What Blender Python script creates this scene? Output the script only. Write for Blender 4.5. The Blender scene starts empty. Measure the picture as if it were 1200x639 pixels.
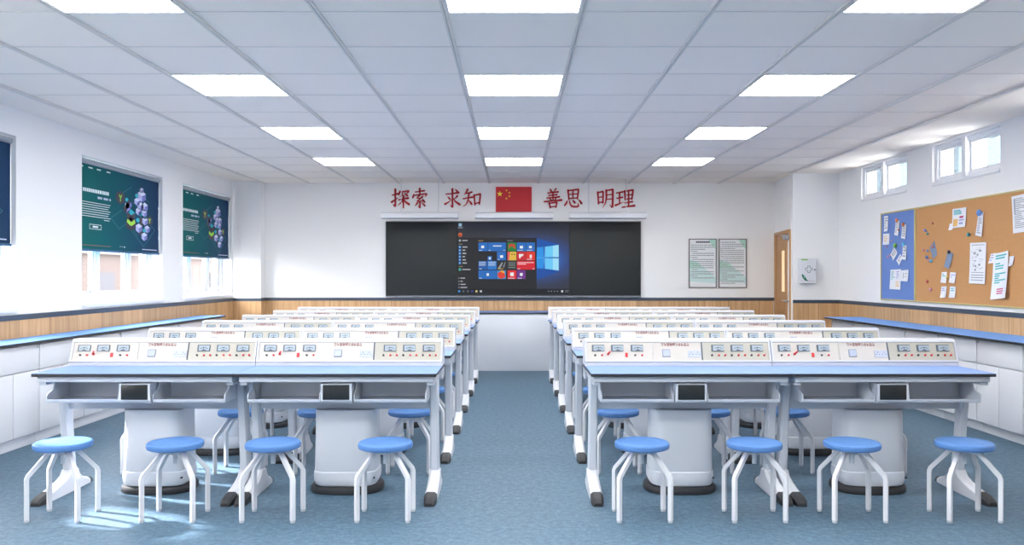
import bpy, bmesh, math, random
from mathutils import Vector, Matrix
random.seed(7)
C = bpy.context.scene.collection
H, F, VX, VY = 1.35, 967.0, 602.0, 324.0        # eye height, focal length in pixels, vanishing point
XL, XR, YB, ZC = -4.15, 4.43, 12.40, 2.755      # left wall, right wall, back wall, ceiling
YA = 11.23                                      # face of the alcove wall (first aid box)
YR = -1.6                                       # rear wall behind the camera
ZD = 1.03                                       # top of the wooden dado

def at(x, y, D):
    return Vector(((x - VX) * D / F, D, H - (y - VY) * D / F))
def on_right(x, y):
    D = F * XR / (x - VX)
    return Vector((XR, D, H - (y - VY) * D / F))

# ------------------------------------------------------------------ materials
def lin(c):
    c = c / 255.0
    return c / 12.92 if c <= 0.04045 else ((c + 0.055) / 1.055) ** 2.4
def col(rgb): return (lin(rgb[0]), lin(rgb[1]), lin(rgb[2]), 1.0)
_M = {}
def mat(name, rgb, rough=0.5, metal=0.0, spec=0.5, emit=0.0, noise=0.0, nscale=30.0):
    if name in _M: return _M[name]
    m = bpy.data.materials.new(name); m.use_nodes = True
    nt = m.node_tree; b = nt.nodes['Principled BSDF']
    b.inputs['Base Color'].default_value = col(rgb)
    b.inputs['Roughness'].default_value = rough
    b.inputs['Metallic'].default_value = metal
    b.inputs['Specular IOR Level'].default_value = spec
    if emit:
        b.inputs['Base Color'].default_value = (0.01, 0.01, 0.01, 1)
        b.inputs['Emission Color'].default_value = col(rgb)
        b.inputs['Emission Strength'].default_value = emit
    elif noise:
        tc = nt.nodes.new('ShaderNodeTexCoord'); n = nt.nodes.new('ShaderNodeTexNoise')
        n.inputs['Scale'].default_value = nscale
        mx = nt.nodes.new('ShaderNodeMix'); mx.data_type = 'RGBA'
        c = col(rgb)
        mx.inputs[6].default_value = tuple(v * (1 - noise) for v in c[:3]) + (1,)
        mx.inputs[7].default_value = tuple(min(1, v * (1 + noise)) for v in c[:3]) + (1,)
        nt.links.new(tc.outputs['Object'], n.inputs['Vector'])
        nt.links.new(n.outputs['Fac'], mx.inputs[0])
        nt.links.new(mx.outputs[2], b.inputs['Base Color'])
    _M[name] = m
    return m

def ramp(nt, stops):
    r = nt.nodes.new('ShaderNodeValToRGB'); cr = r.color_ramp
    while len(cr.elements) < len(stops): cr.elements.new(0.5)
    for e, (p, c) in zip(cr.elements, stops):
        e.position = p; e.color = c
    return r

def mat_floor():
    m = bpy.data.materials.new('blue_vinyl_floor'); m.use_nodes = True
    nt = m.node_tree; b = nt.nodes['Principled BSDF']; L = nt.links.new
    tc = nt.nodes.new('ShaderNodeTexCoord')
    n1 = nt.nodes.new('ShaderNodeTexNoise'); n1.inputs['Scale'].default_value = 26; n1.inputs['Detail'].default_value = 5; n1.inputs['Roughness'].default_value = 0.75
    n2 = nt.nodes.new('ShaderNodeTexVoronoi'); n2.inputs['Scale'].default_value = 34
    r1 = ramp(nt, [(0.34, col((64, 89, 108))), (0.5, col((78, 104, 123))), (0.66, col((94, 121, 140)))])
    r2 = ramp(nt, [(0.0, (1, 1, 1, 1)), (0.13, (1, 1, 1, 1)), (0.2, (0, 0, 0, 1))])
    mx = nt.nodes.new('ShaderNodeMix'); mx.data_type = 'RGBA'
    mx.inputs[7].default_value = col((124, 152, 170))
    sc = nt.nodes.new('ShaderNodeMath'); sc.operation = 'MULTIPLY'; sc.inputs[1].default_value = 0.4
    L(tc.outputs['Object'], n1.inputs['Vector']); L(tc.outputs['Object'], n2.inputs['Vector'])
    L(n1.outputs['Fac'], r1.inputs[0]); L(n2.outputs['Distance'], r2.inputs[0])
    L(r2.outputs[0], sc.inputs[0]); L(sc.outputs[0], mx.inputs[0])
    L(r1.outputs[0], mx.inputs[6]); L(mx.outputs[2], b.inputs['Base Color'])
    b.inputs['Roughness'].default_value = 0.55
    b.inputs['Specular IOR Level'].default_value = 0.35
    return m

def mat_wood(name, axis, c0, c1, c2, plank=0.46):
    # vertical boards: grain stretched along z, a fine dark joint and one tone per board
    m = bpy.data.materials.new(name); m.use_nodes = True
    nt = m.node_tree; b = nt.nodes['Principled BSDF']; L = nt.links.new
    tc = nt.nodes.new('ShaderNodeTexCoord')
    sp = nt.nodes.new('ShaderNodeSeparateXYZ'); L(tc.outputs['Object'], sp.inputs[0])
    mp = nt.nodes.new('ShaderNodeMapping'); mp.inputs['Scale'].default_value = (30, 30, 1.5)
    L(tc.outputs['Object'], mp.inputs['Vector'])
    n = nt.nodes.new('ShaderNodeTexNoise'); n.inputs['Scale'].default_value = 1.0; n.inputs['Detail'].default_value = 4
    L(mp.outputs[0], n.inputs['Vector'])
    r = ramp(nt, [(0.3, col(c0)), (0.52, col(c1)), (0.72, col(c2))]); L(n.outputs['Fac'], r.inputs[0])
    d = nt.nodes.new('ShaderNodeMath'); d.operation = 'DIVIDE'; d.inputs[1].default_value = plank
    L(sp.outputs[axis], d.inputs[0])
    fl = nt.nodes.new('ShaderNodeMath'); fl.operation = 'FLOOR'; L(d.outputs[0], fl.inputs[0])
    fr = nt.nodes.new('ShaderNodeMath'); fr.operation = 'FRACT'; L(d.outputs[0], fr.inputs[0])
    wn = nt.nodes.new('ShaderNodeTexWhiteNoise'); wn.noise_dimensions = '1D'; L(fl.outputs[0], wn.inputs['W'])
    rb = ramp(nt, [(0, (0.86, 0.85, 0.84, 1)), (1, (1.06, 1.05, 1.04, 1))]); L(wn.outputs['Value'], rb.inputs[0])
    m1 = nt.nodes.new('ShaderNodeMix'); m1.data_type = 'RGBA'; m1.blend_type = 'MULTIPLY'; m1.inputs[0].default_value = 1
    L(r.outputs[0], m1.inputs[6]); L(rb.outputs[0], m1.inputs[7])
    lt = nt.nodes.new('ShaderNodeMath'); lt.operation = 'LESS_THAN'; lt.inputs[1].default_value = 0.014; L(fr.outputs[0], lt.inputs[0])
    m2 = nt.nodes.new('ShaderNodeMix'); m2.data_type = 'RGBA'; m2.inputs[7].default_value = col((150, 112, 76))
    L(lt.outputs[0], m2.inputs[0]); L(m1.outputs[2], m2.inputs[6])
    L(m2.outputs[2], b.inputs['Base Color']); b.inputs['Roughness'].default_value = 0.5
    return m

def mat_glass(name, tint):
    m = bpy.data.materials.new(name); m.use_nodes = True
    nt = m.node_tree; nt.nodes.remove(nt.nodes['Principled BSDF']); L = nt.links.new
    t = nt.nodes.new('ShaderNodeBsdfTransparent'); t.inputs[0].default_value = tint
    g = nt.nodes.new('ShaderNodeBsdfGlossy'); g.inputs['Roughness'].default_value = 0.02
    s = nt.nodes.new('ShaderNodeMixShader'); s.inputs[0].default_value = 0.04
    L(t.outputs[0], s.inputs[1]); L(g.outputs[0], s.inputs[2])
    L(s.outputs[0], nt.nodes['Material Output'].inputs[0])
    return m

def mat_blind():
    # printed gradient, teal at one side to navy at the other (object y runs along the window)
    m = bpy.data.materials.new('printed_blind_fabric'); m.use_nodes = True
    nt = m.node_tree; b = nt.nodes['Principled BSDF']; L = nt.links.new
    tc = nt.nodes.new('ShaderNodeTexCoord'); sp = nt.nodes.new('ShaderNodeSeparateXYZ')
    L(tc.outputs['Object'], sp.inputs[0])
    a = nt.nodes.new('ShaderNodeMath'); a.operation = 'MULTIPLY_ADD'; a.inputs[1].default_value = 0.5; a.inputs[2].default_value = 0.5
    L(sp.outputs[1], a.inputs[0])
    r = ramp(nt, [(0.0, col((0, 100, 96))), (0.45, col((8, 84, 96))), (0.72, col((18, 68, 94))), (1.0, col((24, 46, 84)))])
    L(a.outputs[0], r.inputs[0]); L(r.outputs[0], b.inputs['Base Color'])
    b.inputs['Roughness'].default_value = 0.75; b.inputs['Specular IOR Level'].default_value = 0.2
    return m

def mat_wallpaper():
    m = bpy.data.materials.new('desktop_wallpaper'); m.use_nodes = True
    nt = m.node_tree; b = nt.nodes['Principled BSDF']; L = nt.links.new
    tc = nt.nodes.new('ShaderNodeTexCoord'); mp = nt.nodes.new('ShaderNodeMapping')
    mp.vector_type = 'POINT'
    mp.inputs['Location'].default_value = (-0.42, 0, 0.0); mp.inputs['Scale'].default_value = (1.15, 0, 1.9)
    L(tc.outputs['Object'], mp.inputs['Vector'])
    g = nt.nodes.new('ShaderNodeTexGradient'); g.gradient_type = 'SPHERICAL'; L(mp.outputs[0], g.inputs['Vector'])
    r = ramp(nt, [(0.0, col((24, 27, 42))), (0.25, col((24, 36, 70))), (0.5, col((14, 58, 128))), (0.8, col((20, 110, 205))), (1.0, col((80, 180, 245)))])
    L(g.outputs['Fac'], r.inputs[0])
    b.inputs['Base Color'].default_value = (0.01, 0.01, 0.01, 1)
    L(r.outputs[0], b.inputs['Emission Color']); b.inputs['Emission Strength'].default_value = 0.59
    b.inputs['Roughness'].default_value = 0.6
    return m

WALL = mat('wall_paint', (246, 245, 244), 0.75, spec=0.3)
CEIL = mat('ceiling_tile', (252, 243, 232), 0.85, spec=0.2)
GRID = mat('ceiling_grid_paint', (228, 222, 214), 0.6)
NAVY = mat('navy_strip', (62, 74, 88), 0.45)
WHITE = mat('white_lacquer', (220, 221, 226), 0.35)
DESKWHITE = mat('desk_white', (210, 214, 222), 0.35)
STEEL = mat('powder_coated_steel', (200, 205, 214), 0.35)
BIN = mat('grey_bin_plastic', (198, 203, 212), 0.45)
BLUE = mat('blue_laminate', (126, 150, 198), 0.55, spec=0.03)
WORKBLUE = mat('worktop_laminate', (132, 172, 232), 0.6, spec=0.0)
SEAT = mat('blue_seat_plastic', (86, 127, 184), 0.45, spec=0.2)
BLACK = mat('black_edge', (38, 40, 44), 0.45)
RUBBER = mat('black_rubber', (44, 45, 48), 0.55)
SCREENOFF = mat('dark_screen', (36, 40, 42), 0.35, spec=0.3)
CASE = mat('console_case', (202, 203, 210), 0.35)
PANEL = mat('console_panel', (203, 196, 187), 0.5, noise=0.02, nscale=9)
PANELREFL = mat('console_panel_reflection', (184, 179, 165), 0.5, noise=0.05, nscale=7)  # right-hand panel: darker tone paints in its reflection
RED = mat('red_plastic', (205, 40, 48), 0.4)
REDPRINT = mat('red_print', (110, 4, 12), 0.5)
DARKPRINT = mat('dark_print', (52, 54, 58), 0.5)
DIAL = mat('meter_dial', (160, 172, 180), 0.3)
DIALDARK = mat('meter_shade', (84, 94, 104), 0.4)
PAPER = mat('white_paper', (238, 239, 243), 0.8, spec=0.2)
INK = mat('pencil_ink', (158, 160, 166), 0.8)
FLOOR = mat_floor()
WOODX = mat_wood('dado_boards_x', 0, (190, 148, 104), (206, 166, 120), (218, 180, 136))
WOODY = mat_wood('dado_boards_y', 1, (190, 148, 104), (206, 166, 120), (218, 180, 136))
DOORWOOD = mat_wood('door_veneer', 2, (184, 138, 90), (200, 154, 104), (214, 170, 120), plank=9.0)
GLASS = mat_glass('clear_glass', (0.97, 0.98, 1.0, 1))
GLASSB = mat_glass('pale_blue_glass', (0.195, 0.222, 0.238, 1))
BLINDM = mat_blind()

# ------------------------------------------------------------------ mesh builder
class MB:
    def __init__(s): s.bm = bmesh.new(); s.mats = []
    def mi(s, m):
        if m not in s.mats: s.mats.append(m)
        return s.mats.index(m)
    def _take(s, sub, m):
        i = s.mi(m)
        for f in sub.faces: f.material_index = i
        tmp = bpy.data.meshes.new('tmp'); sub.to_mesh(tmp); sub.free()
        s.bm.from_mesh(tmp); bpy.data.meshes.remove(tmp)
    def box(s, x0, x1, y0, y1, z0, z1, m, bev=0.0, seg=2, top=None):
        b = bmesh.new(); bmesh.ops.create_cube(b, size=1)
        for v in b.verts:
            v.co = Vector((x0 + (v.co.x + .5) * (x1 - x0), y0 + (v.co.y + .5) * (y1 - y0), z0 + (v.co.z + .5) * (z1 - z0)))
        if bev: bmesh.ops.bevel(b, geom=list(b.edges), offset=bev, segments=seg, profile=0.5, affect='EDGES')
        if top is not None:
            i, j = s.mi(m), s.mi(top)
            b.normal_update()
            for f in b.faces: f.material_index = j if f.normal.z > 0.6 else i
            tmp = bpy.data.meshes.new('tmp'); b.to_mesh(tmp); b.free(); s.bm.from_mesh(tmp); bpy.data.meshes.remove(tmp)
        else: s._take(b, m)
    def poly(s, pts, m):
        vs = [s.bm.verts.new(p) for p in pts]
        f = s.bm.faces.new(vs); f.material_index = s.mi(m)
    def slab(s, pts, d, m):
        """closed polygon pts pushed along vector d to a solid"""
        b = bmesh.new(); d = Vector(d)
        A = [b.verts.new(Vector(p)) for p in pts]; B = [b.verts.new(Vector(p) + d) for p in pts]
        n = len(A)
        b.faces.new(A); b.faces.new(B[::-1])
        for i in range(n): b.faces.new((A[(i + 1) % n], A[i], B[i], B[(i + 1) % n]))
        bmesh.ops.recalc_face_normals(b, faces=list(b.faces)); s._take(b, m)
    def lathe(s, prof, m, n=32, sx=1.0, sy=1.0, cx=0.0, cy=0.0, p=2.0):
        """rings of (r, z); p > 2 makes a rounded-square section"""
        b = bmesh.new(); rings = []
        for r, z in prof:
            ring = []
            for k in range(n):
                a = 2 * math.pi * k / n; c, q = math.cos(a), math.sin(a)
                x = math.copysign(abs(c) ** (2 / p), c); y = math.copysign(abs(q) ** (2 / p), q)
                ring.append(b.verts.new((cx + r * sx * x, cy + r * sy * y, z)))
            rings.append(ring)
        for A, B in zip(rings, rings[1:]):
            for k in range(n): b.faces.new((A[k], A[(k + 1) % n], B[(k + 1) % n], B[k]))
        b.faces.new(rings[0][::-1]); b.faces.new(rings[-1])
        bmesh.ops.recalc_face_normals(b, faces=list(b.faces)); s._take(b, m)
    def loft(s, sections, m):
        b = bmesh.new(); R = [[b.verts.new(p) for p in sec] for sec in sections]; n = len(R[0])
        for A, B in zip(R, R[1:]):
            for k in range(n): b.faces.new((A[k], A[(k + 1) % n], B[(k + 1) % n], B[k]))
        b.faces.new(R[0][::-1]); b.faces.new(R[-1])
        bmesh.ops.recalc_face_normals(b, faces=list(b.faces)); s._take(b, m)
    def tube(s, p0, p1, r, m, n=10):
        p0, p1 = Vector(p0), Vector(p1); d = (p1 - p0).normalized()
        u = d.orthogonal().normalized(); v = d.cross(u)
        s.loft([[p + r * (math.cos(2 * math.pi * k / n) * u + math.sin(2 * math.pi * k / n) * v) for k in range(n)] for p in (p0, p1)], m)
    def ball(s, c, r, m, n=10, sx=1, sy=1, sz=1):
        b = bmesh.new(); bmesh.ops.create_uvsphere(b, u_segments=n, v_segments=max(6, n // 2 + 1), radius=r)
        for v in b.verts: v.co = Vector((v.co.x * sx, v.co.y * sy, v.co.z * sz)) + Vector(c)
        s._take(b, m)
    def build(s, name, parent=None, loc=None, smooth=True):
        me = bpy.data.meshes.new(name); s.bm.to_mesh(me); s.bm.free()
        for m in s.mats: me.materials.append(m)
        if smooth:
            for f in me.polygons: f.use_smooth = True
            me.set_sharp_from_angle(angle=math.radians(32))
        o = bpy.data.objects.new(name, me); C.objects.link(o)
        if parent: o.parent = parent
        if loc: o.location = loc
        return o

def tag(o, label=None, cat=None, group=None, kind=None):
    if label: o['label'] = label
    if cat: o['category'] = cat
    if group: o['group'] = group
    if kind: o['kind'] = kind
    return o
def thing(name, loc, label, cat, group=None, rz=0.0):
    o = bpy.data.objects.new(name, None); C.objects.link(o); o.empty_display_size = 0.1
    o.location = loc; o.rotation_euler = (0, 0, rz)
    return tag(o, label, cat, group)
def copy_tree(o, kids, parent=None):
    c = o.copy(); C.objects.link(c); c.parent = parent
    for ch in kids.get(o, []): copy_tree(ch, kids, c)
    return c
def kid_map():
    k = {}
    for o in bpy.data.objects:
        if o.parent: k.setdefault(o.parent, []).append(o)
    return k
def struct(mb, name): return tag(mb.build(name, smooth=False), kind='structure')

def text_mesh(body, size):
    cu = bpy.data.curves.new('lettering', 'FONT'); cu.body = body; cu.size = size; cu.offset = .020
    cu.align_x = 'LEFT'; cu.align_y = 'BOTTOM'
    o = bpy.data.objects.new('lettering', cu); C.objects.link(o)
    dg = bpy.context.evaluated_depsgraph_get(); dg.update()
    me = bpy.data.meshes.new_from_object(o.evaluated_get(dg))
    bpy.data.objects.remove(o); bpy.data.curves.remove(cu)
    return me

# ------------------------------------------------------------------ the room
b = MB(); b.box(XL - .3, XR + .3, YR - .3, YB + .3, -.1, 0, FLOOR); struct(b, 'floor')
b = MB(); b.box(XL - .3, XR + .3, YR - .3, YB + .3, ZC, ZC + .12, CEIL); struct(b, 'ceiling')
# ceiling grid: long bars along the room, thin joints across it
bars = [.364, 1.041, 1.718, 2.395, 3.072]
b = MB()
for x in bars:
    for s in (-1, 1):
        b.box(s * x - .016, s * x - .003, YR, YB - .01, ZC - .012, ZC + .01, GRID)
        b.box(s * x + .003, s * x + .016, YR, YB - .01, ZC - .012, ZC + .01, GRID)
for s in (-1, 1):
    b.box(s * 3.749 - .02, s * 3.749 + .02, YR, YB - .01 if s < 0 else YA - .02, ZC - .018, ZC + .01, GRID)
k = 0
rowsy = [4.375 + .669 * k for k in range(-8, 12)]
for y in rowsy:
    b.box(-3.73, 3.73, y - .004, y + .004, ZC - .003, ZC + .01, GRID)
struct(b, 'trim_1')

WLS = [(1.90, 3.72), (5.06, 6.88), (7.93, 9.75), (10.35, 12.14)]      # left windows along y; the first is unseen, added for daylight
WZ0, WZ1 = 1.075, 2.52
def wall_with_openings(x0, x1, y0, y1, openings, z0, z1, m):
    b = MB(); ys = y0
    for a, c in openings:
        b.box(x0, x1, ys, a, 0, ZC, m); b.box(x0, x1, a, c, 0, z0, m); b.box(x0, x1, a, c, z1, ZC, m); ys = c
    b.box(x0, x1, ys, y1, 0, ZC, m)
    return b
struct(wall_with_openings(XL - .28, XL, YR - .3, YB + .28, WLS, WZ0, WZ1, WALL), 'wall_left')
WRS = [(1.9, 3.12), (3.6, 4.82), (5.35, 6.57), (7.51, 8.73), (9.30, 10.52)]  # right windows; the first three are unseen, added for daylight
RZ0, RZ1 = 2.32, 2.725
struct(wall_with_openings(XR, XR + .28, YR - .3, YA + .28, WRS, RZ0, RZ1, WALL), 'wall_right')
b = MB(); b.box(XL, 4.3, YB, YB + .28, 0, ZC, WALL); struct(b, 'wall_back')
b = MB(); b.box(XL, XR, YR - .28, YR, 0, ZC, WALL); struct(b, 'wall_rear')
# alcove wall facing the room and the short angled return that carries the door
b = MB(); b.slab([(3.797, YA, 0), (XR, YA, 0), (XR, YA + .28, 0), (3.822, YA + .28, 0)], (0, 0, ZC), WALL); struct(b, 'wall_alcove')
D0, D1 = Vector((3.800, YA + .10, 0)), Vector((3.925, YB, 0))     # door run
dv = (D1 - D0).normalized(); dn = Vector((-dv.y, dv.x, 0))        # dn points into the room (-x)
DZ = 2.0
b = MB()
b.slab([D0 + Vector((0, 0, DZ)), D1 + Vector((0, 0, DZ)), D1 - dn * .2 + Vector((0, 0, DZ)), D0 - dn * .2 + Vector((0, 0, DZ))], (0, 0, ZC - DZ), WALL)
struct(b, 'wall_door_return')
# door
door = bpy.data.objects.new('door_1', None); C.objects.link(door); door.location = D0; tag(door, kind='structure')
door.rotation_euler = (0, 0, math.atan2(dv.y, dv.x))
dl = (D1 - D0).length
b = MB(); b.box(.04, dl - .05, -.06, -.015, 0.005, DZ - .05, DOORWOOD, .003); b.build('door_leaf', door)
b = MB()
b.box(0, .04, -.09, .012, 0, DZ, DOORWOOD, .003); b.box(dl - .05, dl, -.09, .012, 0, DZ, DOORWOOD, .003)
b.box(.04, dl - .05, -.09, .012, DZ - .05, DZ, DOORWOOD, .003); b.build('door_frame', door)
b = MB(); b.box(.40, .62, -.018, -.008, 1.13, 1.72, mat('warm_lit_glass', (250, 216, 168), .25, emit=.63), .003)
b.build('vision_panel', door)
b = MB(); b.box(.375, .40, -.02, -.004, 1.105, 1.745, DOORWOOD); b.box(.62, .645, -.02, -.004, 1.105, 1.745, DOORWOOD)
b.box(.40, .62, -.02, -.004, 1.72, 1.745, DOORWOOD); b.box(.40, .62, -.02, -.004, 1.105, 1.13, DOORWOOD); b.build('glazing_bead', door)
CHROME = mat('brushed_chrome', (200, 203, 208), .3, .7)
b = MB(); b.tube((.12, -.015, 1.005), (.12, .05, 1.005), .012, CHROME); b.tube((.05, .05, 1.005), (.30, .05, 1.005), .010, CHROME); b.build('door_handle', door)
b = MB(); b.box(.06, .30, -.012, .045, 1.86, 1.92, mat('closer_grey', (196, 198, 204), .4, .3), .008); b.tube((.18, .03, 1.925), (.42, .05, 1.935), .008, CHROME); b.build('door_closer', door)

# corner column on the left
b = MB(); b.box(XL, -3.735, 12.18, YB, 0, ZC, WALL); struct(b, 'pillar_left')
# dado boards and the dark strip above them
b = MB()
b.box(XL, XL + .012, YR, 12.18, 0, .985, WOODY); tag(b.build('baseboard_left', smooth=False), kind='structure')
b = MB(); b.box(XL + .012, -3.735, 12.168, 12.18, 0, .985, WOODX); b.box(-3.735, -3.723, 12.168, YB - .012, 0, .985, WOODY)
b.box(-3.723, 3.90, YB - .012, YB, 0, .985, WOODX); tag(b.build('baseboard_back', smooth=False), kind='structure')
b = MB(); b.box(3.80, XR - .012, YA - .012, YA, 0, .985, WOODX); b.box(XR - .012, XR, YR, YA, 0, .985, WOODY)
tag(b.build('baseboard_right', smooth=False), kind='structure')
b = MB()
b.box(XL, XL + .02, YR, 12.18, .985, ZD, NAVY, .004); b.box(XL + .02, -3.715, 12.16, 12.18, .985, ZD, NAVY, .004)
b.box(-3.735, -3.715, 12.18, YB - .02, .985, ZD, NAVY, .004); b.box(-3.735, 3.915, YB - .02, YB, .985, ZD, NAVY, .004)
tag(b.build('trim_2', smooth=False), kind='structure')
b = MB(); b.box(3.797, XR - .02, YA - .02, YA, .985, ZD, NAVY, .004); b.box(XR - .02, XR, YR, YA, .985, ZD, NAVY, .004)
tag(b.build('trim_3', smooth=False), kind='structure')

# ------------------------------------------------------------------ windows
UPVC = mat('white_window_frame', (240, 241, 244), .3)
for i, (a, c) in enumerate(WLS):
    w = bpy.data.objects.new('window_%d' % (i + 1), None); C.objects.link(w); w.location = (XL, (a + c) / 2, WZ0); tag(w, kind='structure')
    hw, hz = (c - a) / 2, WZ1 - WZ0
    x0, x1 = -.20, -.135
    b = MB()
    b.box(x0, x1, -hw, -hw + .07, 0, hz, UPVC, .004); b.box(x0, x1, hw - .07, hw, 0, hz, UPVC, .004)
    b.box(x0, x1, -hw + .07, hw - .07, 0, .07, UPVC, .004); b.box(x0, x1, -hw + .07, hw - .07, hz - .07, hz, UPVC, .004)
    m1, m2 = -hw + .56, hw - .56
    b.box(x0, x1, m1 - .035, m1 + .035, .07, hz - .07, UPVC, .004); b.box(x0, x1, m2 - .035, m2 + .035, .07, hz - .07, UPVC, .004)
    b.build('window_frame', w)
    for p, q in ((-hw + .07, m1 - .035), (m1 + .035, m2 - .035), (m2 + .035, hw - .07)):
        s = MB(); t = .045
        s.box(x0 + .012, x1 - .012, p, p + t, .07, hz - .07, UPVC, .003); s.box(x0 + .012, x1 - .012, q - t, q, .07, hz - .07, UPVC, .003)
        s.box(x0 + .012, x1 - .012, p + t, q - t, .07, .07 + t, UPVC, .003); s.box(x0 + .012, x1 - .012, p + t, q - t, hz - .07 - t, hz - .07, UPVC, .003)
        for ya, yb, za, zb in ((p + t, p + t + .007, .07 + t, hz - .07 - t), (q - t - .007, q - t, .07 + t, hz - .07 - t), (p + t + .007, q - t - .007, .07 + t, .07 + t + .007)): s.box(x0 + .024, x0 + .042, ya, yb, za, zb, DIALDARK)
        so = s.build('sash', w)
        g = MB(); g.box(x0 + .028, x0 + .034, p + t, q - t, .07 + t, hz - .07 - t, GLASS); g.build('pane', so)
    b = MB(); b.box(-.135, .025, -hw + .002, hw - .002, -.028, .012, UPVC, .006); b.build('window_sill', w)
for i, (a, c) in enumerate(WRS):
    w = bpy.data.objects.new('window_%d' % (i + 5), None); C.objects.link(w); w.location = (XR, (a + c) / 2, RZ0); tag(w, kind='structure')
    hw, hz = (c - a) / 2, RZ1 - RZ0
    b = MB(); t = .05
    b.box(.03, .10, -hw, -hw + t, 0, hz, UPVC, .004); b.box(.03, .10, hw - t, hw, 0, hz, UPVC, .004)
    b.box(.03, .10, -hw + t, hw - t, 0, t, UPVC, .004); b.box(.03, .10, -hw + t, hw - t, hz - .04, hz, UPVC, .004)
    b.box(-.005, .12, -.035, .035, 0, hz, UPVC, .004)
    b.build('window_frame', w)
    for p, q in ((-hw + t, -.035), (.035, hw - t)):
        s = MB(); r = .028
        s.box(.045, .09, p, p + r, t, hz - .04, UPVC, .003); s.box(.045, .09, q - r, q, t, hz - .04, UPVC, .003)
        s.box(.045, .09, p + r, q - r, t, t + r, UPVC, .003); s.box(.045, .09, p + r, q - r, hz - .04 - r, hz - .04, UPVC, .003)
        so = s.build('sash', w)
        g = MB(); g.box(.064, .069, p + r, q - r, t + r, hz - .04 - r, GLASS); g.build('pane', so)
        g = MB(); g.box(.076, .081, p + r, p + r + (q - p) * .52, t + r, hz - .04 - r, GLASSB); tag(g.build('pane', so), 'pale blue tinted half pane')
    b = MB(); b.box(-.012, .03, -hw + .002, hw - .002, -.02, .008, UPVC, .004); b.build('window_sill', w)

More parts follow.
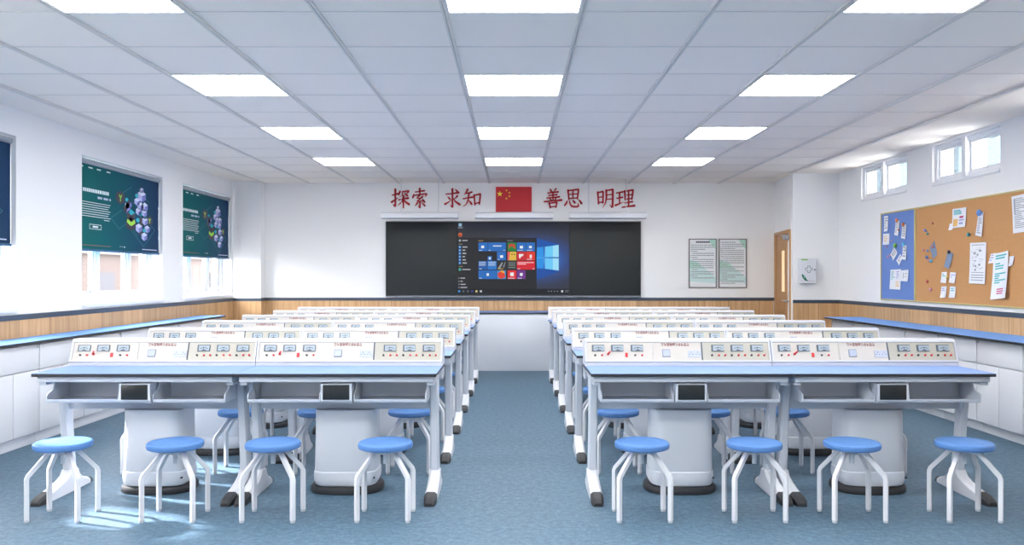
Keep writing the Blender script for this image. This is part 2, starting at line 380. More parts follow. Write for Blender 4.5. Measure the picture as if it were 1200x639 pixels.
# ------------------------------------------------------------------ printed roller blinds
LAV = mat('print_lavender', (178, 182, 226), .7); LAVL = mat('print_pale_lavender', (214, 220, 244), .7); LAVD = mat('print_violet', (120, 124, 190), .7)
CYAN = mat('print_cyan', (40, 178, 196), .7); LIME = mat('print_lime', (160, 216, 76), .7); CHAR = mat('print_charcoal', (62, 56, 72), .7)
PWHITE = mat('print_white', (226, 238, 240), .7); PLINE = mat('print_faint_line', (62, 134, 148), .7); PRUST = mat('print_rust', (150, 96, 84), .7)
def blind(a, c, label):
    # local: y along window, -1..1 scaled, z from 0 at the top downwards; reading direction runs from near to far
    hw = (c - a) / 2 - .006; zt, zb = WZ1 - .012, 1.622
    o = thing('roller_blind', (XL - .045, (a + c) / 2, zt), label, 'blind', 'printed roller blinds in the left windows')
    Wd, Hd = 2 * hw, zt - zb
    f = MB(); f.box(-.002, .002, -hw, hw, -Hd, -.05, BLINDM)
    def P(u, v, d=.0032): return Vector((d, -hw + u * Wd, -v * Hd))
    def quad(u0, v0, u1, v1, m, d=.0032): f.poly([P(u0, v0, d), P(u1, v0, d), P(u1, v1, d), P(u0, v1, d)], m)
    def seg(u0, v0, u1, v1, w, m, d=.003):
        p, q = P(u0, v0, d), P(u1, v1, d); n = (q - p).normalized().cross(Vector((1, 0, 0))) * w
        f.poly([p + n, q + n, q - n, p - n], m)
    asp = Wd / Hd
    def hexa(u, v, r, top, left, right):
        # isometric cube: three rhombi
        pts = [P(u + 1.7 * r * math.sin(k * math.pi / 3) / asp, v - r * math.cos(k * math.pi / 3), .0036) for k in range(6)]
        c0 = P(u, v, .0036)
        f.poly([pts[5], pts[0], pts[1], c0], top); f.poly([pts[5], c0, pts[3], pts[4]], left); f.poly([c0, pts[1], pts[2], pts[3]], right)
    for u in (.0, .1, .19, .30): quad(u + .01, .085, u + .055, .10, PWHITE)
    # headline, sub-head, paragraph, button
    x = .05
    for wv in (.02, .022, .018, .022, .02, .02, .018, .02, .022, .03, .02, .02, .018, .02):
        quad(x, .325, x + wv * .8, .365, PWHITE); x += wv
    for k in range(9): quad(.21 + k * .017, .40, .222 + k * .017, .425, PLINE if k % 4 == 3 else LAVL)
    for k in range(8): quad(.0 if k < 7 else .28, .475 + k * .026, .355 - (k % 3) * .012, .482 + k * .026, PWHITE)
    for u0, v0, u1, v1 in ((.12, .72, .25, .726), (.12, .77, .25, .776), (.12, .72, .124, .776), (.246, .72, .25, .776)): quad(u0, v0, u1, v1, PWHITE)
    quad(.155, .737, .215, .758, PWHITE)
    # faint network lines
    for p in ((.36, .62, .50, .50), (.36, .62, .46, .74), (.46, .74, .62, .60), (.60, .72, .78, .93), (.78, .93, .94, .70), (.94, .70, .80, .56), (.55, .62, .70, .80), (.80, .80, .90, .66), (.70, .20, .86, .36), (.50, .30, .62, .20)): seg(*p, .0022, PLINE)
    # badges
    for (u, v, r) in ((.475, .36, .085), (.865, .585, .062)):
        f.poly([P(u + 1.5 * r * math.sin(k * math.pi / 3) / asp, v - r * math.cos(k * math.pi / 3), .0034) for k in range(6)], CHAR)
        seg(u, v + r * .55, u, v - r * .05, .010, LIME, .0038); seg(u, v, u - r * .42 / asp, v - r * .42, .009, LIME, .004); seg(u, v, u + r * .42 / asp, v - r * .42, .009, LIME, .0042)
    # stacked cubes
    for (u, v, r) in ((.58, .42, .05), (.555, .485, .055)): hexa(u, v, r, CHAR, CHAR, LAVD)
    hexa(.61, .66, .085, CHAR, CHAR, CHAR)
    seg(.56, .62, .61, .665, .022, LIME, .0042); seg(.61, .665, .66, .62, .022, LIME, .0044)
    hexa(.61, .55, .07, CYAN, CHAR, CHAR)
    for (u, v, r) in ((.755, .215, .035), (.755, .29, .075), (.69, .37, .05), (.735, .42, .055), (.795, .42, .06), (.71, .49, .05), (.79, .50, .05), (.80, .60, .055), (.715, .70, .06), (.83, .70, .05), (.79, .80, .055), (.56, .44, .04)):
        hexa(u, v, r, LAVL, LAV, LAVD)
    for (u, v, r) in ((.685, .295, .028), (.555, .37, .026), (.74, .52, .028), (.70, .60, .03), (.80, .555, .024), (.79, .72, .028)): hexa(u, v, r, CYAN, CYAN, CYAN)
    quad(.715, .56, .765, .78, CHAR, .0033)
    for k in range(3): quad(.47 + k * .025, .945, .478 + k * .025 + (.006 if k == 2 else 0), .953 + (.006 if k == 2 else 0), PWHITE)
    quad(.0, .955, .36, .962, PRUST); quad(.76, .958, .97, .968, LAVL)
    f.build('fabric', o, smooth=False)
    r = MB(); r.tube((0, -hw, -.028), (0, hw, -.028), .026, mat('blind_tube', (150, 156, 164), .5), 14); r.build('roller', o)
    r = MB(); r.box(-.012, .012, -hw, hw, -Hd - .022, -Hd, mat('blind_bar_blue', (30, 88, 128), .45), .004); r.build('bottom_bar', o)
    # bead chain hanging below
    r = MB(); r.tube((.010, hw * .52, -Hd - .02), (.012, hw * .50, -Hd - .42), .004, DARKPRINT, 6); r.build('pull_cord', o)
    for ch in o.children: pass
    return o
blind(*WLS[1], 'printed dark blue roller blind in the nearest left window, cut by the frame edge')
blind(*WLS[2], 'teal printed roller blind with hexagon graphic, middle window of the left wall')
blind(*WLS[3], 'teal printed roller blind with hexagon graphic, farthest left window by the corner pillar')

# ------------------------------------------------------------------ ceiling lights
LAMP = mat('light_diffuser', (255, 255, 255), .5, emit=16.0)
LFR = mat('light_frame', (232, 233, 238), .4)
def ceiling_light(x0, x1, y0, label, grp='flush ceiling light panels'):
    o = thing('ceiling_light', ((x0 + x1) / 2, y0 + .3345, ZC), label, 'light', grp)
    hx, hy = (x1 - x0) / 2 - .017, .3345 - .006
    d = MB(); d.box(-hx + .008, hx - .008, -hy + .008, hy - .008, -.008, -.001, LAMP); d.build('diffuser', o)
    f = MB()
    f.box(-hx, -hx + .008, -hy, hy, -.010, 0, LFR); f.box(hx - .008, hx, -hy, hy, -.010, 0, LFR)
    f.box(-hx + .008, hx - .008, -hy, -hy + .008, -.010, 0, LFR); f.box(-hx + .008, hx - .008, hy - .008, hy, -.010, 0, LFR)
    f.build('frame', o)
cw = ['in the left column', 'in the middle column', 'in the right column']
for r, y0 in enumerate((3.706, 5.713, 7.72, 9.727)):
    for ci, (x0, x1) in enumerate(((-2.395, -1.718), (-.364, .364), (1.718, 2.395))):
        rw = ['nearest row, cut by the top of the frame', 'second row from the front', 'third row from the front', 'farthest row near the back wall'][r]
        ceiling_light(x0, x1, y0, 'ceiling light panel %s, %s' % (cw[ci], rw))
for y0 in (1.699, -.308):  # two unseen rows, added to light the desk fronts
    for (x0, x1) in ((-2.395, -1.718), (-.364, .364), (1.718, 2.395)):
        ceiling_light(x0, x1, y0, 'added white ceiling light panel overhead, unseen, before the nearest visible row', 'added ceiling light panels overhead')

# ------------------------------------------------------------------ side counters and cabinets
def worktop(name, x0, x1, y0, y1, z, label, cat):
    b = MB(); b.box(x0, x1, y0, y1, z - .022, z, BLACK, .002, 1, top=WORKBLUE)
    return tag(b.build(name), label, cat)
ZW = .835
worktop('worktop', XL + .022, -3.81, 2.0, 10.92, ZW, 'long blue worktop with black edge below the left windows', 'worktop')
worktop('worktop', 3.94, XR - .022, 2.0, 10.48, ZW, 'long blue worktop with black edge below the pin boards', 'worktop')
def cabinet(side, y0, y1, label):
    xf = -3.85 if side < 0 else 4.02          # front face
    xb = XL + .014 if side < 0 else XR - .014
    o = thing('base_cabinet', ((xf + xb) / 2, (y0 + y1) / 2, 0), label, 'cabinet', 'white base cabinets under the %s worktop' % ('left' if side < 0 else 'right'))
    cx, hw = (xf + xb) / 2, (y1 - y0) / 2 - .001
    def bx(b, d0, d1, ya, yb, za, zb, bev=.003):
        X0, X1 = sorted((xf - cx + side * d0, xf - cx + side * d1)); b.box(X0, X1, ya, yb, za, zb, WHITE, bev)
    dep = abs(xb - xf)
    b = MB(); bx(b, .02, dep, -hw, hw, .09, ZW - .022); b.build('carcass', o)
    b = MB(); bx(b, .035 if side < 0 else .06, dep, -hw, hw, 0, .09); b.build('plinth', o)
    b = MB(); bx(b, 0, .019, -hw + .006, hw - .006, .600, ZW - .035); d = b.build('drawer', o)
    b = MB(); b.tube((xf - cx - side * .002, hw - .03, ZW - .055), (xf - cx - side * .010, hw - .03, ZW - .055), .008, CHROME); b.build('lock', d)
    for s in (-1, 1):
        b = MB(); bx(b, 0, .019, .003 if s > 0 else -hw + .006, hw - .006 if s > 0 else -.003, .095, .592); b.build('door', o)
ordw = ['nearest the camera', 'second from the camera', 'third from the camera', 'fourth from the camera', 'fifth from the camera', 'sixth from the camera', 'seventh from the camera', 'at the far end']
for k in range(8):
    cabinet(-1, 5.30 + .70 * k, 6.00 + .70 * k, 'white cabinet with drawer under left worktop, %s' % ordw[k])
for k in range(8):
    cabinet(1, 5.205 + .655 * k, 5.86 + .655 * k, 'white cabinet with drawer under right worktop, %s' % ordw[k])
# white bench in front of the blackboard
o = thing('demonstration_bench', (0, 12.06, 0), 'long plain white bench with thin blue top standing below the blackboard', 'bench')
b = MB(); b.box(-2.2, 2.2, -.31, .318, ZW - .02, ZW, BLACK, .002, 1, top=BLUE); b.build('bench_top', o)
b = MB(); b.box(-2.18, 2.18, -.29, .30, .0, ZW - .02, DESKWHITE, .004); b.build('body', o)

# ------------------------------------------------------------------ lab table (unit 1.195 m)
UW = 1.195
def make_table():
    o = thing('lab_table', (0, 0, 0), None, 'table', 'blue topped lab tables in six rows')
    hw = UW / 2 - .0015
    b = MB(); b.box(-hw, hw, -.30, .30, .757, .777, BLACK, .002, 1, top=BLUE); b.build('tabletop', o)
    b = MB(); b.box(-hw + .018, hw - .018, -.27, .27, .722, .756, STEEL, .004); b.build('top_rail', o)
    # book bins: floor, back and two S-shaped cheeks each
    prof = [(0, .721), (-.16, .721), (-.172, .695), (-.182, .676), (-.202, .663), (-.230, .657), (-.248, .648), (-.256, .632), (-.254, .612), (-.244, .600), (-.23, .597), (0, .597)]
    for (xa, xb) in ((-.532, -.10), (.10, .532)):
        b = MB()
        b.box(xa, xb, -.245, 0, .597, .602, BIN, .002); b.box(xa, xb, -.006, 0, .597, .721, BIN)
        for x in (xa, xb - .006): b.slab([(x, y, z) for y, z in prof], (.006, 0, 0), STEEL)
        b.slab([(xa, -.244, .600), (xa, -.252, .606), (xa, -.254, .618), (xa, -.250, .618), (xa, -.246, .609), (xa, -.240, .604)], (xb - xa, 0, 0), STEEL)
        b.build('book_bin', o)
    b = MB()
    b.slab([(-.092, y, z) for y, z in ((-.272, .712), (-.02, .721), (-.02, .594), (-.24, .594), (-.262, .600), (-.272, .612))], (.184, 0, 0), BIN)
    p = b.build('control_box', o)
    b = MB(); b.box(-.079, .079, -.2765, -.270, .618, .707, SCREENOFF, .003); tag(b.build('control_screen', p), 'black control screen')
    b = MB(); b.box(-.56, .56, .0, .03, .520, .60, STEEL, .006); b.box(-.56, .56, .0, .012, .60, .722, BIN); b.build('modesty_beam', o)
    # C-shaped legs
    for s in (-1, 1):
        x = s * (UW / 2 - .041)
        b = MB()
        def rr(y, z, hx, hy):   # rounded rectangle section in x/y
            c = .35
            return [(x + hx * a, y + hy * e, z) for a, e in ((1, -1 + c), (1, 1 - c), (1 - c, 1), (-1 + c, 1), (-1, 1 - c), (-1, -1 + c), (-1 + c, -1), (1 - c, -1))]
        b.loft([rr(.055, .10, .028, .040), rr(.015, .45, .027, .038), rr(-.02, .735, .029, .045)], STEEL)
        b.box(x - .022, x + .022, -.25, .22, .700, .722, STEEL, .005)
        leg = b.build('leg', o)
        st = [(.27, .024, .026), (.235, .029, .042), (.17, .031, .062), (.115, .033, .105), (.095, .034, .140), (.02, .034, .146), (-.005, .034, .115), (-.06, .035, .092), (-.14, .035, .072), (-.215, .036, .058)]
        def fs(y, hx, t):
            c = min(.014, t * .4)
            return [(x - hx, y, .0), (x + hx, y, .0), (x + hx, y, t - c), (x + hx - c, y, t), (x - hx + c, y, t), (x - hx, y, t - c)]
        b = MB(); b.loft([fs(*q) for q in st], WHITE); b.build('foot', leg)
        b = MB(); b.loft([fs(*q) for q in ((-.215, .0365, .0585), (-.28, .036, .05), (-.315, .032, .038), (-.333, .025, .02))], RUBBER); b.build('toe_cap', leg)
        b = MB(); b.loft([fs(*q) for q in ((.30, .016, .018), (.285, .024, .03), (.262, .026, .034))], RUBBER); b.build('heel_cap', leg)
    # pedestal with skirt and black base
    b = MB()
    b.lathe([(.985, .140), (1.0, .146), (.985, .30), (.97, .45), (.965, .519)], DESKWHITE, 56, .196, .15, 0, .09, 4.2)
    b.lathe([(.90, .045), (.97, .052), (1.02, .075), (1.03, .10), (1.02, .134), (.985, .140)], DESKWHITE, 56, .196, .15, 0, .09, 4.2)
    p = b.build('pedestal', o)
    b = MB(); b.lathe([(1.0, 0), (1.02, .008), (1.02, .03), (.99, .042), (.9, .047)], RUBBER, 40, .222, .168, 0, .09, 2.6); tag(b.build('pedestal_base', p), 'black rounded base')
    b = MB(); b.tube((.186, -.032, .10), (.186, -.046, .10), .006, BLACK); b.build('lock', p)
    return o

# ------------------------------------------------------------------ power console standing on the table
TITLE = text_mesh('\u6570\u5b57\u578b\u7269\u7406\u7efc\u5408\u5b9e\u9a8c\u53f0', 1.0)
def make_console():
    o = thing('power_console', (0, 0, 0), None, 'power console', 'white laboratory power consoles on the tables')
    hw = UW / 2 - .002
    p0, p1 = Vector((0, -.088, .022)), Vector((0, -.040, .158))     # sloping face, bottom to top
    sv = p1 - p0; n = Vector((0, -sv.z, sv.y)).normalized()
    def P(px, py, d=0.0):      # panel pixels: x 0..945, y 90 (top) .. 190 (bottom) as read off the face
        t = (190 - py) / 100.0 * .86 + .08
        return Vector(((px / 945 - .5) * UW, 0, 0)) + p0 + sv * t + n * d
    b = MB()
    b.slab([(-hw, y, z) for y, z in ((-.092, .0), (-.094, .016), (-.086, .024), (-.041, .150), (-.044, .158), (-.036, .168), (.05, .168), (.085, .155), (.088, .0))], (2 * hw, 0, 0), CASE)
    b.build('casing', o)
    def rect(b, x0, y0, x1, y1, d0, d1, m, bev=0):
        b.slab([P(x0, y0, d0), P(x1, y0, d0), P(x1, y1, d0), P(x0, y1, d0)], n * (d1 - d0), m)
    b = MB()      # raised bezel around the face
    rect(b, 2, 85, 943, 92, -.002, .008, CASE); rect(b, 2, 189, 943, 198, -.002, .010, CASE)
    rect(b, 2, 92, 12, 189, -.002, .008, CASE); rect(b, 935, 92, 943, 189, -.002, .008, CASE)
    b.build('bezel', o)
    sec = ((13, 343, PANEL), (348, 592, PANEL), (600, 934, PANELREFL))
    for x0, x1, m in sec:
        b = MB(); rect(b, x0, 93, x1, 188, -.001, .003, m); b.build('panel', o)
    b = MB(); rect(b, 593, 93, 599, 188, -.001, .0015, DIALDARK); rect(b, 344, 93, 347, 188, -.001, .0015, mat('seam', (206, 204, 198))); b.build('panel_joint', o)
    def meter(x):
        b = MB(); rect(b, x, 108, x + 62, 141, .003, .012, DIALDARK); q = b.build('meter', o)
        b = MB(); rect(b, x + 7, 112, x + 61, 140, .0118, .0135, DIAL); b.build('dial', q)
        b = MB()
        c0 = P(x + 34, 139, .0142)
        for a, ln in ((random.uniform(-.3, .3), 20),):
            e = P(x + 34 + ln * math.sin(a), 139 - ln * math.cos(a) * .95, .0142); w = Vector((.0016, 0, 0))
            b.poly([c0 - w, c0 + w, e + w, e - w], DARKPRINT)
        arc = [(P(x + 34 + 24 * math.sin(a), 140 - 19 * math.cos(a), .0141), P(x + 34 + 21 * math.sin(a), 140 - 16 * math.cos(a), .0141)) for a in [(-1.0 + .25 * k) for k in range(9)]]
        for (a1, b1), (a2, b2) in zip(arc, arc[1:]): b.poly([b1, b2, a2, a1], DIALDARK)
        rect(b, x + 24, 134, x + 44, 140, .0136, .0145, DIALDARK)
        b.build('needle', q)
    for x in (38, 135, 235, 645, 743, 843): meter(x)
    def terminal(x, m):
        c0 = P(x, 162, .002); b = MB(); b.tube(c0, c0 + n * .010, .0062, m, 10); b.tube(c0 + n * .010, c0 + n * .014, .0035, m, 8); b.build('terminal', o)
    for x, m in ((53, DARKPRINT), (88, RED), (256, DARKPRINT), (291, RED), (645, DARKPRINT), (680, RED), (712, RED), (745, DARKPRINT), (780, RED), (812, RED), (845, DARKPRINT), (880, RED), (910, RED)): terminal(x, m)
    b = MB(); c0 = P(119, 156, .002); b.tube(c0, c0 + n * .010, .008, RED, 10); b.tube(c0 + n * .008, P(127, 148, .030), .0055, RED, 8); tag(b.build('lever_switch', o), 'red lever')
    b = MB(); rect(b, 206, 150, 218, 172, .002, .009, RED); tag(b.build('rocker_switch', o), 'red rocker switch')
    b = MB(); rect(b, 394, 131, 433, 171, .002, .008, mat('plate_shade', (150, 156, 172), .4)); q = b.build('switch_plate', o)
    b = MB(); rect(b, 398, 136, 431, 167, .0078, .011, mat('rocker_plastic', (178, 184, 198), .4)); b.build('rocker', q)
    b = MB(); rect(b, 524, 137, 590, 173, .002, .007, mat('socket_plate', (184, 189, 204), .4)); q = b.build('socket', o)
    b = MB()
    for cx in (540, 573):
        for dx, dy, w, h in ((0, -6, 3, 6), (-8, 4, 6, 3), (8, 4, 6, 3)):
            rect(b, cx + dx - w / 2, 153 + dy - h / 2, cx + dx + w / 2, 153 + dy + h / 2, .0068, .0075, DIALDARK)
    b.build('socket_hole', q)
    b = MB(); rect(b, 456, 156, 478, 158, .003, .0036, mat('faint_label', (196, 196, 190))); b.build('label_strip', o)
    # red title lettering on the middle panel
    me = TITLE.copy(); xs = [v.co.x for v in me.vertices]; ys = [v.co.y for v in me.vertices]
    X0, X1, Y0, Y1 = min(xs), max(xs), min(ys), max(ys)
    for v in me.vertices:
        u, w = (v.co.x - X0) / (X1 - X0), (v.co.y - Y0) / (Y1 - Y0)
        v.co = P(389 + u * 144, 114 - w * 18, .0036)
    me.materials.clear(); me.materials.append(REDPRINT)
    t = bpy.data.objects.new('title_lettering', me); C.objects.link(t); t.parent = o
    return o

# ------------------------------------------------------------------ stool
def make_stool():
    o = thing('stool', (0, 0, 0), None, 'stool', 'round blue lab stools')
    b = MB()
    b.lathe([(.10, .388), (.142, .388), (.150, .392), (.1525, .400), (.1525, .412), (.150, .419), (.143, .424), (.118, .4255), (.112, .4235), (.106, .4245), (.05, .4245)], SEAT, 48)
    b.build('seat', o)
    b = MB(); b.lathe([(.030, .352), (.034, .356), (.034, .372), (.070, .378), (.074, .387)], STEEL, 24); b.tube((0, 0, .30), (0, 0, .355), .013, STEEL, 12); b.build('hub', o)
    for sx in (-1, 1):
        for sy in (-1, 1):
            fx, fy = sx * .136, sy * .108
            r = math.hypot(fx, fy); er = Vector((fx / r, fy / r, 0)); sd = Vector((-er.y, er.x, 0))
            path = [(.016, .371), (.062, .371), (.075, .364), (.1725, .252), (.1785, .236), (.1785, .012)]
            secs = []
            for k, (pr, pz) in enumerate(path):
                a = path[max(0, k - 1)]; c = path[min(len(path) - 1, k + 1)]
                t = Vector((c[0] - a[0], 0, c[1] - a[1])).normalized(); tn = er * t.x + Vector((0, 0, t.z))
                nn = sd.cross(tn).normalized(); p = er * pr + Vector((0, 0, pz)); h = .0116; q = .88
                secs.append([p + sd * h * A + nn * h * B for A, B in ((1, q), (q, 1), (-q, 1), (-1, q), (-1, -q), (-q, -1), (q, -1), (1, -q))])
            b = MB(); b.loft(secs, WHITE); leg = b.build('leg', o)
            b = MB(); c0 = er * .1785
            b.lathe([(.0125, 0), (.014, .004), (.014, .014)], mat('grey_foot_cap', (190, 194, 202), .5), 12, 1, 1, c0.x, c0.y); b.build('foot_cap', leg)
    return o

PITCH = 1.108
ROW = ['front row', 'second row', 'third row', 'fourth row', 'fifth row', 'last row nearest the blackboard']
TCX = [-2.2475, -1.0525, 1.0525, 2.2475]
TC = ['beside the left worktop', 'left side of centre aisle', 'right side of centre aisle', 'beside the right worktop']
SX = [-2.528, -1.898, -1.350, -.719, .719, 1.350, 1.898, 2.528]
SC = ['outermost on the left', 'second from the left end', 'third from the left end', 'fourth from left, left of the aisle', 'fourth from right, right of the aisle', 'third from the right end', 'second from the right end', 'outermost on the right']
table, console, stool = make_table(), make_console(), make_stool()
kids = kid_map()
first = {}
for r in range(6):
    for i, x in enumerate(TCX):
        y = 5.16 + r * PITCH
        t = table if (r == 0 and i == 0) else copy_tree(table, kids)
        t.location = (x, y, 0); t['label'] = 'blue-topped lab table, %s, %s' % (ROW[r], TC[i])
        c = console if (r == 0 and i == 0) else copy_tree(console, kids)
        c.location = (x, y + .205, .777); c['label'] = 'meter console on %s table, %s' % (ROW[r], TC[i])
    for i, x in enumerate(SX):
        s = stool if (r == 0 and i == 0) else copy_tree(stool, kids)
        s.location = (x, 4.63 + r * PITCH, 0); s['label'] = 'round blue stool, %s, %s' % (ROW[r], SC[i])

# ------------------------------------------------------------------ blackboard with screen
YF = YB - .05
bb = thing('blackboard', (0, YB, 1.6), 'wide dark blackboard with a lit computer screen in its middle', 'blackboard')
BOARD = mat('blackboard_surface', (44, 47, 47), .55, spec=.3)
k = YF / F
def S(x, y, d=0.0): return Vector(((x - VX) * k, -.05 - d, H - (y - VY) * k - 1.6))
b = MB(); e0, e1 = S(452, 259.5), S(751, 347)
for x0, x1, nm in ((452.8, 535.5, 'board_panel'), (667.8, 750.2, 'board_panel')):
    q = MB(); a, c = S(x0, 260.5), S(x1, 346.2); q.box(a.x, c.x, -.048, -.004, c.z, a.z, BOARD, .003); q.build(nm, bb)
FR = mat('dark_aluminium', (64, 70, 76), .4, .4)
b.box(e0.x, e0.x + .010, -.055, -.001, e1.z, e0.z, FR); b.box(e1.x - .010, e1.x, -.055, -.001, e1.z, e0.z, FR)
b.box(e0.x + .010, e1.x - .010, -.055, -.001, e0.z - .010, e0.z, FR); b.box(e0.x + .010, e1.x - .010, -.055, -.001, e1.z, e1.z + .010, FR)
b.box(e0.x, e1.x, -.075, -.001, e1.z - .012, e1.z, mat('tray_grey', (150, 158, 166), .4, .3), .003); b.build('frame', bb)
# the display: every tile is flat artwork on the screen
q = MB(); a, c = S(535.7, 260.5), S(667.6, 346.2)
q.box(a.x, c.x, -.049, -.004, c.z, a.z, SCREENOFF)
def Z(x, y, d): return S(520 + x / 6.725, 255 + y / 6.725, d)
def em(rgb): return mat('pixel_%02x%02x%02x' % rgb, rgb, .6, spec=.2, emit=.61)
def sq(x0, y0, x1, y1, rgb, d=.002): q.poly([Z(x0, y0, d), Z(x1, y0, d), Z(x1, y1, d), Z(x0, y1, d)], em(rgb) if isinstance(rgb, tuple) else rgb)
def pg(pts, rgb, d=.002): q.poly([Z(x, y, d) for x, y in pts], em(rgb))
sq(108, 40, 988, 604, mat_wallpaper(), .001)
sq(108, 160, 732, 565, (34, 35, 39), .002); sq(108, 562, 988, 604, (22, 24, 30), .0025)
# beams and panes of the bright window emblem
pg([(735, 165), (908, 212), (908, 222), (735, 232)], (16, 84, 172)); pg([(735, 490), (908, 424), (908, 412), (735, 402)], (16, 78, 164))
pg([(735, 238), (784, 232), (784, 312), (735, 313)], (40, 150, 235), .003); pg([(798, 231), (906, 216), (906, 312), (798, 312)], (108, 204, 250), .003)
pg([(735, 322), (784, 322), (784, 402), (735, 397)], (40, 146, 232), .003); pg([(798, 322), (906, 322), (906, 418), (798, 404)], (108, 202, 250), .003)
pg([(860, 223), (906, 216), (906, 312), (860, 312)], (160, 226, 252), .0034); pg([(860, 322), (906, 322), (906, 418), (860, 412)], (160, 226, 252), .0034)
B1, B2, B3 = (34, 108, 190), (40, 120, 202), (30, 92, 168)
for t in ((274, 197, 347, 266, B1), (350, 197, 490, 266, B1), (576, 197, 648, 266, B1), (650, 197, 719, 266, B1), (420, 270, 490, 338, B1), (347, 305, 379, 338, B2),
          (274, 343, 345, 411, B3), (347, 343, 417, 411, B2), (274, 417, 417, 485, B1), (503, 197, 572, 266, (28, 128, 56)), (503, 270, 572, 338, (226, 186, 70)),
          (503, 343, 572, 411, (52, 58, 58)), (576, 270, 648, 338, (204, 36, 48)), (650, 270, 719, 338, (226, 52, 40)), (576, 343, 719, 411, (214, 36, 52)),
          (503, 417, 572, 485, (224, 48, 52)), (576, 417, 645, 485, (112, 48, 142)), (420, 343, 490, 411, (40, 42, 46)), (420, 417, 490, 485, (60, 140, 200))):
    sq(*t, .003)
Wt, Lg = (236, 240, 244), (196, 214, 234)
for t in ((296, 222, 318, 242), (388, 221, 455, 228), (600, 224, 624, 244), (672, 224, 694, 242), (444, 298, 468, 318), (356, 314, 370, 330), (338, 440, 356, 460), (678, 294, 694, 320), (524, 434, 552, 462), (600, 438, 622, 460)): sq(*t, Wt, .0045)
pg([(592, 288), (630, 288), (624, 304), (612, 306), (602, 322), (594, 320)], Wt, .0045)
pg([(515, 212), (535, 206), (560, 214), (566, 250), (552, 240), (540, 226), (524, 232), (512, 252)], (196, 66, 48), .0045)
pg([(503, 270), (524, 270), (514, 338), (503, 338)], (232, 90, 104), .0045); sq(534, 286, 542, 296, (60, 50, 40), .0045); sq(552, 286, 560, 296, (60, 50, 40), .0045)
pg([(424, 440), (448, 424), (478, 436), (486, 470), (452, 484), (428, 472)], (222, 62, 44), .0045); pg([(440, 420), (470, 418), (484, 440), (462, 436)], (240, 170, 50), .005)
pg([(424, 404), (458, 352), (466, 358), (444, 406)], (150, 154, 156), .0045); pg([(466, 390), (482, 350), (488, 352), (476, 396)], (130, 134, 138), .0045); sq(426, 402, 470, 408, (196, 160, 60), .0048)
for y in (355, 372, 390): sq(510, y, 564, y + 7, (130, 138, 136), .0045)
for y in (352, 364): sq(582, y, 710 - (y - 352) * 5, y + 7, (246, 190, 194), .0045)
for y in (350, 362, 374): sq(278, y, 330, y + 5, Lg, .0045); sq(352, y, 408, y + 5, Lg, .0045)
for x, y, w in ((278, 256, 24), (354, 256, 16), (580, 256, 44), (655, 256, 44), (470, 256, 14), (426, 328, 14), (655, 328, 40), (582, 402, 20), (700, 402, 14), (280, 476, 20), (508, 476, 50), (582, 476, 34), (280, 402, 20)): sq(x, y, x + w, y + 5, Lg, .0046)
sq(272, 180, 312, 188, (150, 120, 70), .003); sq(500, 180, 546, 187, (120, 124, 130), .003)
for y in (233, 258, 283, 309, 334, 359): sq(118, y - 9, 136, y + 9, (42, 140, 222), .003); sq(123, y - 4, 131, y + 4, Lg, .004); sq(148, y - 4, 150 + 14 + (y * 7) % 24, y + 4, (196, 200, 206), .003)
for cx, cy, r, m in ((127, 182, 9, (170, 174, 180)), (127, 410, 11, (60, 170, 150)), (130, 136, 16, (226, 120, 40))):
    pg([(cx + r * math.cos(t * math.pi / 8), cy + r * math.sin(t * math.pi / 8)) for t in range(16)], m, .003)
pg([(130 + 10 * math.cos(t * math.pi / 6), 138 + 11 * math.sin(t * math.pi / 6)) for t in range(12)], (34, 36, 44), .0036); pg([(122, 140), (127, 124), (131, 136), (136, 124), (139, 142), (130, 146)], (222, 62, 50), .004)
for y, x1 in ((182, 188), (410, 210), (478, 168), (503, 150), (527, 172), (552, 184)): sq(146 if y < 470 else 132, y - 4, x1, y + 4, (176, 180, 188), .003)
for y in (478, 503, 527, 552): sq(116, y - 4, 124, y + 4, (150, 156, 166), .003)
sq(118, 46, 142, 70, (150, 190, 220), .003); sq(112, 78, 152, 84, (150, 160, 170), .003); sq(118, 208, 148, 213, (150, 140, 100), .003); sq(118, 384, 150, 389, (150, 140, 100), .003)
for x, m in ((122, (60, 150, 226)), (155, (90, 96, 104)), (190, (90, 96, 104)), (224, (56, 64, 150)), (258, (220, 206, 140)), (293, (200, 206, 212))): sq(x - 8, 574, x + 8, 590, m, .004)
for x in (826, 848, 872, 896): sq(x - 5, 578, x + 5, 586, (130, 136, 144), .004)
sq(926, 574, 940, 590, (226, 230, 234), .004); sq(955, 573, 990 - 4, 578, (120, 126, 134), .004); sq(955, 584, 984, 589, (120, 126, 134), .004)
sc_ = q.build('display', bb, smooth=False); tag(sc_, 'lit display showing a start menu with coloured tiles')

